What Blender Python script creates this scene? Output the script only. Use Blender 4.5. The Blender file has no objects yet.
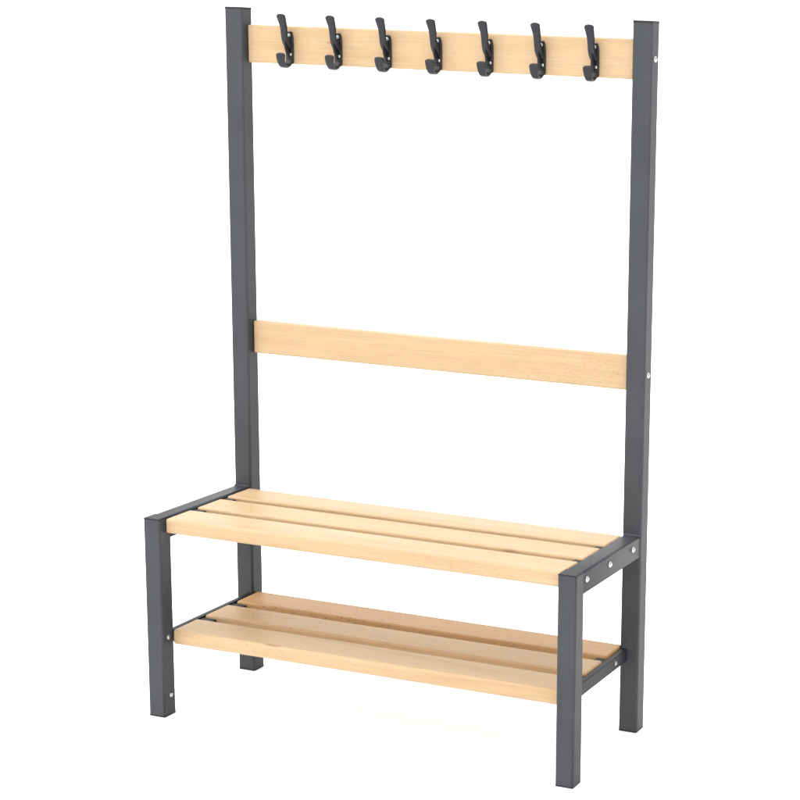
import bpy, bmesh, math, random
from mathutils import Matrix, Vector
random.seed(4)
C=bpy.context.scene.collection
# ---------------------------------------------------------------- dims
W,T,D,H,ZL=1.0,0.04,0.3659,1.504,0.441
TP=0.0430   # post width
# ---------------------------------------------------------------- materials
def newmat(n):
    m=bpy.data.materials.new(n); m.use_nodes=True
    return m,m.node_tree,m.node_tree.nodes["Principled BSDF"]
def N(nt,t,**k):
    n=nt.nodes.new(t)
    for a,b in k.items():
        if a in n.inputs.keys(): n.inputs[a].default_value=b
        else: setattr(n,a,b)
    return n
def ramp(nt,fac,stops):
    r=nt.nodes.new("ShaderNodeValToRGB"); e=r.color_ramp.elements
    while len(e)<len(stops): e.new(0.5)
    for el,(p,c) in zip(e,stops):
        el.position=p; el.color=(c[0],c[1],c[2],1) if len(c)>2 else (c[0],c[0],c[0],1)
    nt.links.new(fac,r.inputs[0]); return r
def wood_mat():
    m,nt,b=newmat("beech_wood"); L=nt.links.new
    tc=N(nt,"ShaderNodeTexCoord")
    off=N(nt,"ShaderNodeAttribute",attribute_name="grain_offset")
    add=N(nt,"ShaderNodeVectorMath",operation='ADD')
    L(tc.outputs["Object"],add.inputs[0]); L(off.outputs["Vector"],add.inputs[1])
    def mapped(s):
        mp=N(nt,"ShaderNodeMapping"); mp.inputs["Scale"].default_value=s
        L(add.outputs[0],mp.inputs[0]); return mp.outputs[0]
    n1=N(nt,"ShaderNodeTexNoise",Scale=1.0,Detail=5.0,Roughness=0.55,Distortion=0.8); L(mapped((1.1,22,22)),n1.inputs["Vector"])
    n2=N(nt,"ShaderNodeTexNoise",Scale=1.0,Detail=3.0,Roughness=0.6); L(mapped((9,330,330)),n2.inputs["Vector"])
    n3=N(nt,"ShaderNodeTexNoise",Scale=1.0,Detail=2.0,Roughness=0.5); L(mapped((2.2,6,6)),n3.inputs["Vector"])
    fl=N(nt,"ShaderNodeTexVoronoi",Scale=1.0,Randomness=1.0); L(mapped((70,300,300)),fl.inputs["Vector"])
    base=ramp(nt,n1.outputs["Fac"],[(0.27,(0.288,0.188,0.100)),(0.45,(0.325,0.225,0.128)),(0.75,(0.350,0.254,0.154))])
    fine=ramp(nt,n2.outputs["Fac"],[(0.3,(0.90,)),(0.62,(1.03,))])
    mx=N(nt,"ShaderNodeMix",data_type='RGBA',blend_type='MULTIPLY'); mx.inputs[0].default_value=1
    L(base.outputs[0],mx.inputs[6]); L(fine.outputs[0],mx.inputs[7])
    flr=ramp(nt,fl.outputs["Distance"],[(0.16,(1,)),(0.30,(0,))])
    cl=ramp(nt,n3.outputs["Fac"],[(0.40,(0.25,)),(0.62,(1.0,))])
    mm=N(nt,"ShaderNodeMath",operation='MULTIPLY'); L(flr.outputs[0],mm.inputs[0]); L(cl.outputs[0],mm.inputs[1])
    tint=N(nt,"ShaderNodeAttribute",attribute_name="tint")
    m2=N(nt,"ShaderNodeMath",operation='MULTIPLY_ADD'); m2.inputs[1].default_value=0.9;m2.inputs[2].default_value=0.25
    L(tint.outputs["Fac"],m2.inputs[0])
    m3=N(nt,"ShaderNodeMath",operation='MULTIPLY',use_clamp=True); L(mm.outputs[0],m3.inputs[0]); L(m2.outputs[0],m3.inputs[1])
    mf=N(nt,"ShaderNodeMix",data_type='RGBA'); L(m3.outputs[0],mf.inputs[0]); L(mx.outputs[2],mf.inputs[6]); mf.inputs[7].default_value=(0.15,0.085,0.042,1)
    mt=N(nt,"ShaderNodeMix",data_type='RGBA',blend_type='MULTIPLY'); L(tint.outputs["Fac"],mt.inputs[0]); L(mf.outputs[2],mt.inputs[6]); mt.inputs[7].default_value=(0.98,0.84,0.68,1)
    kn=N(nt,"ShaderNodeTexVoronoi",Scale=1.0,Randomness=1.0); L(mapped((3.1,16,16)),kn.inputs["Vector"])
    kr=ramp(nt,kn.outputs["Distance"],[(0.04,(0.6,)),(0.085,(0,))])
    mk=N(nt,"ShaderNodeMix",data_type='RGBA',blend_type='MULTIPLY'); L(kr.outputs[0],mk.inputs[0]); L(mt.outputs[2],mk.inputs[6]); mk.inputs[7].default_value=(0.55,0.36,0.24,1)
    L(mk.outputs[2],b.inputs["Base Color"])
    b.inputs["Roughness"].default_value=0.45
    b.inputs["Specular IOR Level"].default_value=0.15
    bp=N(nt,"ShaderNodeBump",Strength=0.10,Distance=0.0006); L(n2.outputs["Fac"],bp.inputs["Height"]); L(bp.outputs[0],b.inputs["Normal"])
    return m
def plain(n,col,rough,metal=0,spec=0.5,noise=0,nscale=300,bump=0):
    m,nt,b=newmat(n); L=nt.links.new
    tc=N(nt,"ShaderNodeTexCoord")
    nz=N(nt,"ShaderNodeTexNoise",Scale=nscale,Detail=3.0); L(tc.outputs["Object"],nz.inputs["Vector"])
    big=N(nt,"ShaderNodeTexNoise",Scale=6.0,Detail=3.0); L(tc.outputs["Object"],big.inputs["Vector"])
    r=ramp(nt,big.outputs["Fac"],[(0.3,tuple(c*(1-noise) for c in col)),(0.7,tuple(c*(1+noise) for c in col))])
    L(r.outputs[0],b.inputs["Base Color"])
    b.inputs["Roughness"].default_value=rough; b.inputs["Metallic"].default_value=metal; b.inputs["Specular IOR Level"].default_value=spec
    if bump:
        bp=N(nt,"ShaderNodeBump",Strength=bump,Distance=0.0005); L(nz.outputs["Fac"],bp.inputs["Height"]); L(bp.outputs[0],b.inputs["Normal"])
    return m
WOOD=wood_mat()
STEEL=plain("grey_powder_coated_steel",(0.0345,0.0365,0.0395),0.46,0,0.10,0.10,900,0.3)
PLASTIC=plain("black_plastic",(0.009,0.010,0.0125),0.34,0,0.22,0.05,500,0.1)
CAP=plain("dark_plastic_cap",(0.012,0.013,0.015),0.5,0,0.15,0.05)
ZINC=plain("zinc_bolt",(0.38,0.38,0.38),0.28,1,0.5,0.05)
DULL=plain("dull_zinc_bolt",(0.22,0.22,0.22),0.35,1,0.5,0.05)
FLOOR=plain("white_studio_floor",(0.97,0.97,0.97),0.9,0,0.0,0.0)
# ---------------------------------------------------------------- mesh helpers
class B:
    def __init__(s):
        s.bm=bmesh.new(); s.go=s.bm.faces.layers.float_vector.new("grain_offset"); s.ti=s.bm.faces.layers.float.new("tint")
    def merge(s,bm2,off=(0,0,0),tint=0):
        me=bpy.data.meshes.new("tmp"); bm2.to_mesh(me); bm2.free()
        n0=len(s.bm.faces); s.bm.from_mesh(me); bpy.data.meshes.remove(me); s.bm.faces.ensure_lookup_table()
        for f in s.bm.faces[n0:]: f[s.go]=off; f[s.ti]=tint
    def box(s,a,b,bev=0.003,seg=3,off=(0,0,0),tint=0,mat=None):
        bm=bmesh.new(); bmesh.ops.create_cube(bm,size=1)
        for v in bm.verts:
            v.co=Vector([(a[i]+b[i])/2+v.co[i]*(b[i]-a[i]) for i in range(3)])
        if bev: bmesh.ops.bevel(bm,geom=bm.edges[:],offset=bev,segments=seg,profile=0.5,affect='EDGES')
        if mat: bmesh.ops.transform(bm,matrix=mat,verts=bm.verts)
        s.merge(bm,off,tint)
    def tube(s,a,b,axis,bev=0.005,seg=5):
        bm=bmesh.new(); bmesh.ops.create_cube(bm,size=1)
        for v in bm.verts: v.co=Vector([(a[i]+b[i])/2+v.co[i]*(b[i]-a[i]) for i in range(3)])
        es=[e for e in bm.edges if abs((e.verts[0].co-e.verts[1].co).normalized()[axis])>0.9]
        bmesh.ops.bevel(bm,geom=es,offset=bev,segments=seg,profile=0.5,affect='EDGES')
        s.merge(bm)
    def cyl(s,c,r,h,axis,n=20,bev=0,r2=None):
        bm=bmesh.new(); bmesh.ops.create_cone(bm,cap_ends=True,segments=n,radius1=r,radius2=r if r2 is None else r2,depth=h)
        R={0:Matrix.Rotation(math.pi/2,4,'Y'),1:Matrix.Rotation(math.pi/2,4,'X'),2:Matrix.Identity(4)}[axis]
        bmesh.ops.transform(bm,matrix=Matrix.Translation(c)@R,verts=bm.verts); s.merge(bm)
    def sphere(s,c,r,sc=(1,1,1)):
        bm=bmesh.new(); bmesh.ops.create_uvsphere(bm,u_segments=20,v_segments=12,radius=r)
        bmesh.ops.transform(bm,matrix=Matrix.Translation(c)@Matrix.Diagonal((*sc,1)),verts=bm.verts); s.merge(bm)
    def sweep(s,path,n=16):
        bm=bmesh.new(); rings=[]
        for i,(y,z,hw,ht) in enumerate(path):
            p=path[max(i-1,0)]; q=path[min(i+1,len(path)-1)]
            d=Vector((0,q[0]-p[0],q[1]-p[1])).normalized(); nn=Vector((0,-d.z,d.y)); r=[]
            for k in range(n):
                a=2*math.pi*k/n; ca,sa=math.cos(a),math.sin(a)
                ex=0.55
                px=math.copysign(abs(ca)**ex,ca)*hw; pn=math.copysign(abs(sa)**ex,sa)*ht
                r.append(bm.verts.new(Vector((px,y,z))+nn*pn))
            rings.append(r)
        for i in range(len(rings)-1):
            for k in range(n): bm.faces.new((rings[i][k],rings[i][(k+1)%n],rings[i+1][(k+1)%n],rings[i+1][k]))
        bm.faces.new(rings[0][::-1]); bm.faces.new(rings[-1])
        bmesh.ops.recalc_face_normals(bm,faces=bm.faces[:]); s.merge(bm)
    def obj(s,name,mat,parent=None,loc=(0,0,0)):
        me=bpy.data.meshes.new(name)
        for f in s.bm.faces: f.smooth=True
        s.bm.to_mesh(me); s.bm.free()
        o=bpy.data.objects.new(name,me); C.objects.link(o); me.materials.append(mat); o.location=loc
        if parent: o.parent=parent
        w=o.modifiers.new("wn",'WEIGHTED_NORMAL'); w.keep_sharp=False; w.weight=100
        return o
# ---------------------------------------------------------------- bench
bench=bpy.data.objects.new("cloakroom_bench",None); C.objects.link(bench)
bench.empty_display_size=0.1
bench["label"]="grey steel and beech cloakroom bench with seven black coat hooks"
bench["category"]="bench"
def wood_off(): return (random.uniform(0,40),random.uniform(0,10),random.uniform(0,10))
SY,SW,SG=0.019,0.085,0.0235      # seat slats
LY,LW,LG=0.0334,0.085,0.028    # shelf slats
RB=0.048
for side in (0,1):
    x0=0 if side==0 else W-T; x1=x0+T
    p0,p1=(0,TP) if side==0 else (W-TP,W)
    b=B()
    b.tube((x0,0,0.004),(x1,T,ZL-0.003),2)
    b.tube((p0,D-T,0.004),(p1,D,H-0.003),2)
    b.tube((x0+0.0008,T-0.001,ZL-0.0008-RB),(x1-0.0008,D-T+0.001,ZL-0.0008),1)
    for i in range(9):
        b.sphere((x0+0.005+i*0.0037,D-T-0.001,ZL-0.001),0.0042,(1,1,0.9))
    xx=(x0+0.001) if side==0 else (x1-0.001)
    for i in range(10):
        b.sphere((xx,D-T-0.0005,ZL-0.006-i*0.0042),0.003,(0.6,1,1))
    fr=b.obj("side_frame",STEEL,bench)
    b=B()
    zc=0.160
    bx=(x0+0.026,x0+0.0385) if side==0 else (x0+0.0015,x0+0.014)
    b.box((bx[0],T-0.001,zc),(bx[1],D-T+0.001,zc+0.027),0.0015,2)
    fx=(x0+0.038,x0+0.062) if side==0 else (x0-0.022,x0+0.002)
    b.box((fx[0],T+0.03,zc-0.006),(fx[1],D-T-0.004,zc-0.0035),0.0008,2)
    fx=(x0+0.037,x0+0.072) if side==0 else (x0-0.028,x0+0.003)
    for i in range(2):
        ya=LY+LW+i*(LW+LG)
        b.box((fx[0],ya+0.001,zc-0.002),(fx[1],ya+LG-0.001,zc+0.0235),0.0015,2)
    b.obj("shelf_support_bar",CAP,fr)
    b=B()
    fx=(x1-0.004,x1+0.026) if side==0 else (x0-0.026,x0+0.004)
    b.box((fx[0],0.075,0.4030),(fx[1],D-T-0.006,0.4065),0.0008,2)
    fx=(x1-0.004,x1+0.026) if side==0 else (x0-0.022,x0+0.004)
    for i in range(2):
        ya=SY+SW+i*(SW+SG)
        b.box((fx[0],ya+0.001,0.405),(fx[1],ya+SG-0.001,0.4345),0.0015,2)
    b.obj("seat_support_bracket",CAP,fr)
    for (ya,yb,zt,ex,a0,a1) in ((0,T,ZL,0.0,x0,x1),(D-T,D,H,0.0015,p0,p1)):
        b=B(); b.box((a0+0.0005,ya+0.0005,zt-0.0045),(a1-0.0005,yb-0.0005,zt+ex),0.0018,3)
        b.obj("end_cap",CAP,fr)
        b=B(); b.box((a0+0.0008,ya+0.0008,0.0),(a1-0.0008,yb-0.0008,0.0045),0.001,2)
        b.obj("foot_cap",CAP,fr)
    xo=x1 if side==1 else x0; sg=1 if side==1 else -1
    bolts=[(xo,0.052,ZL-0.020),(xo,0.165,ZL-0.020),(xo,0.285,ZL-0.020),(xo,D-0.02,1.43),(xo,D-0.02,0.782)]
    for (bx_,by,bz) in bolts:
        b=B(); b.sphere((0,0,0),0.0066,(0.5,1,1)); b.cyl((sg*0.0032,0,0),0.0032,0.0012,0,6)
        b.obj("bolt",ZINC,fr,(bx_-sg*0.0003,by,bz))
    xb=bx[1] if side==1 else bx[0]
    for by in (0.085,0.265):
        b=B(); b.sphere((0,0,0),0.0056,(0.5,1,1)); b.obj("bolt",DULL,fr,(xb,by,zc+0.0145))
    if side==0:
        for (by,bz) in ((0.021,0.176),(0.024,0.045)):
            b=B(); b.sphere((0,0,0),0.0052,(0.5,1,1)); b.obj("bolt",ZINC,fr,(x1-0.0002,by,bz))
G=0.0012
b=B(); y=SY
for i in range(3):
    b.box((T+G,y,0.4070),(W-T-G,y+SW,0.4385),0.005,4,wood_off(),(0.0,0.20,0.08)[i]); y+=SW+SG
b.obj("seat",WOOD,bench)
b=B(); y=LY
for i in range(3):
    e=TP if i==2 else T
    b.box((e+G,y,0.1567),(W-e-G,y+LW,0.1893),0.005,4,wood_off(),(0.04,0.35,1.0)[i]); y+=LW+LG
b.obj("shelf",WOOD,bench)
YR=0.345
b=B(); b.box((TP+G,YR,0.7458),(W-TP-G,YR+0.02,0.8193),0.0042,4,wood_off(),0.10)
b.obj("backrest",WOOD,bench)
b=B(); b.box((TP+G,YR,1.388),(W-TP-G,YR+0.02,1.469),0.0042,4,wood_off(),0.05)
hr=b.obj("hook_rail",WOOD,bench)
# ---------------------------------------------------------------- coat hooks
def catmull(pts,n=6):
    out=[]
    P=[pts[0]]+list(pts)+[pts[-1]]
    for i in range(1,len(P)-2):
        for k in range(n):
            t=k/n; o=[]
            for j in range(len(P[0])):
                a,b_,c,d=P[i-1][j],P[i][j],P[i+1][j],P[i+2][j]
                o.append(0.5*((2*b_)+(-a+c)*t+(2*a-5*b_+4*c-d)*t*t+(-a+3*b_-3*c+d)*t**3))
            out.append(tuple(o))
    out.append(tuple(pts[-1])); return out
K=1.1
def kk(pts): return [tuple(v*K for v in p) for p in pts]
hb=B()
plate=[(-0.0022,0.012,0.005,0.002),(-0.0022,0.014,0.0080,0.0022),(-0.0025,0.03,0.0085,0.0025),(-0.0025,0.05,0.0085,0.0025),(-0.0025,0.066,0.0075,0.0025),(-0.0025,0.074,0.0045,0.002)]
hb.sweep(catmull(kk(plate),4))
upper=[(-0.002,0.043,0.0075,0.0045),(-0.010,0.0475,0.0070,0.0045),(-0.018,0.058,0.0066,0.0040),(-0.021,0.070,0.0066,0.0036),(-0.023,0.083,0.0073,0.0035),(-0.029,0.097,0.0088,0.0036),(-0.032,0.103,0.0093,0.0034),(-0.0332,0.1055,0.0075,0.0024),(-0.034,0.107,0.003,0.001)]
hb.sweep(catmull(kk(upper),5))
lower=[(-0.002,0.0185,0.0078,0.0042),(-0.010,0.010,0.0070,0.0036),(-0.020,0.0065,0.0068,0.0033),(-0.029,0.0095,0.0072,0.0033),(-0.0335,0.018,0.0082,0.0033),(-0.0345,0.027,0.0095,0.0032),(-0.0348,0.031,0.0085,0.0024),(-0.035,0.033,0.004,0.001)]
hb.sweep(catmull(kk(lower),5))
hb.sweep(catmull(kk([(-0.002,0.025,0.002,0.003),(-0.010,0.036,0.002,0.006),(-0.0175,0.050,0.002,0.004),(-0.0205,0.064,0.0016,0.002)]),4))
hz=1.376
xs=[0.152+i*(0.869-0.152)/6 for i in range(7)]
hook=hb.obj("coat_hook",PLASTIC,bench,(xs[0],YR,hz))
scr=[]
for z in (0.033,0.0735):
    sb=B(); sb.sphere((0,0,0),0.0036,(1,0.55,1)); s=sb.obj("screw",ZINC,hook,(0.0030 if z<0.05 else 0,-0.0055,z)); scr.append(s)
for x in xs[1:]:
    o=hook.copy(); C.objects.link(o); o.parent=bench; o.location=(x,YR,hz)
    for s in scr:
        c=s.copy(); C.objects.link(c); c.parent=o
# ---------------------------------------------------------------- floor
bm=bmesh.new(); bmesh.ops.create_grid(bm,x_segments=4,y_segments=4,size=1500)
me=bpy.data.meshes.new("floor"); bm.to_mesh(me); bm.free(); me.materials.append(FLOOR)
fl=bpy.data.objects.new("floor",me); C.objects.link(fl); fl["kind"]="structure"
# ---------------------------------------------------------------- world: bright white studio, brighter overhead, dimmer to one side
w=bpy.data.worlds.new("World"); bpy.context.scene.world=w; w.use_nodes=True; nt=w.node_tree
bg=nt.nodes["Background"]
tc=N(nt,"ShaderNodeTexCoord"); dp=N(nt,"ShaderNodeVectorMath",operation='DOT_PRODUCT')
d=Vector((-0.50,-0.36,0.79)).normalized(); dp.inputs[1].default_value=d
nt.links.new(tc.outputs["Generated"],dp.inputs[0])
mr=N(nt,"ShaderNodeMapRange"); mr.inputs["From Min"].default_value=-0.7; mr.inputs["From Max"].default_value=0.95
mr.inputs["To Min"].default_value=0.7; mr.inputs["To Max"].default_value=3.7
nt.links.new(dp.outputs["Value"],mr.inputs["Value"]); nt.links.new(mr.outputs[0],bg.inputs["Strength"])
bg.inputs["Color"].default_value=(1,1,1,1)
ld=bpy.data.lights.new("studio_lamp",'SUN'); ld.energy=1.1; ld.angle=math.radians(60); ld.color=(1,0.99,0.97)
lo=bpy.data.objects.new("studio_lamp",ld); C.objects.link(lo)
lo.rotation_euler=Vector((0.3,0.25,-1.0)).to_track_quat('-Z','Y').to_euler()
# ---------------------------------------------------------------- camera
cx,cy,cz,yaw,pitch,roll,f,u0,v0=2.413,-3.118,1.472,0.3156,0.1944,0.0367,1821,776,401.2
fw=Vector((-math.sin(yaw)*math.cos(pitch),math.cos(yaw)*math.cos(pitch),-math.sin(pitch)))
r=Vector((math.cos(yaw),math.sin(yaw),0)); u=r.cross(fw)
r2=r*math.cos(roll)+u*math.sin(roll); u2=u*math.cos(roll)-r*math.sin(roll)
cd=bpy.data.cameras.new("camera"); co=bpy.data.objects.new("camera",cd); C.objects.link(co)
M=Matrix((r2,u2,-fw)).transposed().to_4x4(); M.translation=(cx,cy,cz); co.matrix_world=M
cd.sensor_width=36; cd.lens=f/800*36; cd.shift_x=(400-u0)/800; cd.shift_y=(v0-400)/800; cd.clip_end=5000
sc=bpy.context.scene; sc.camera=co
sc.view_settings.view_transform='Standard'; sc.view_settings.look='None'; sc.view_settings.exposure=0
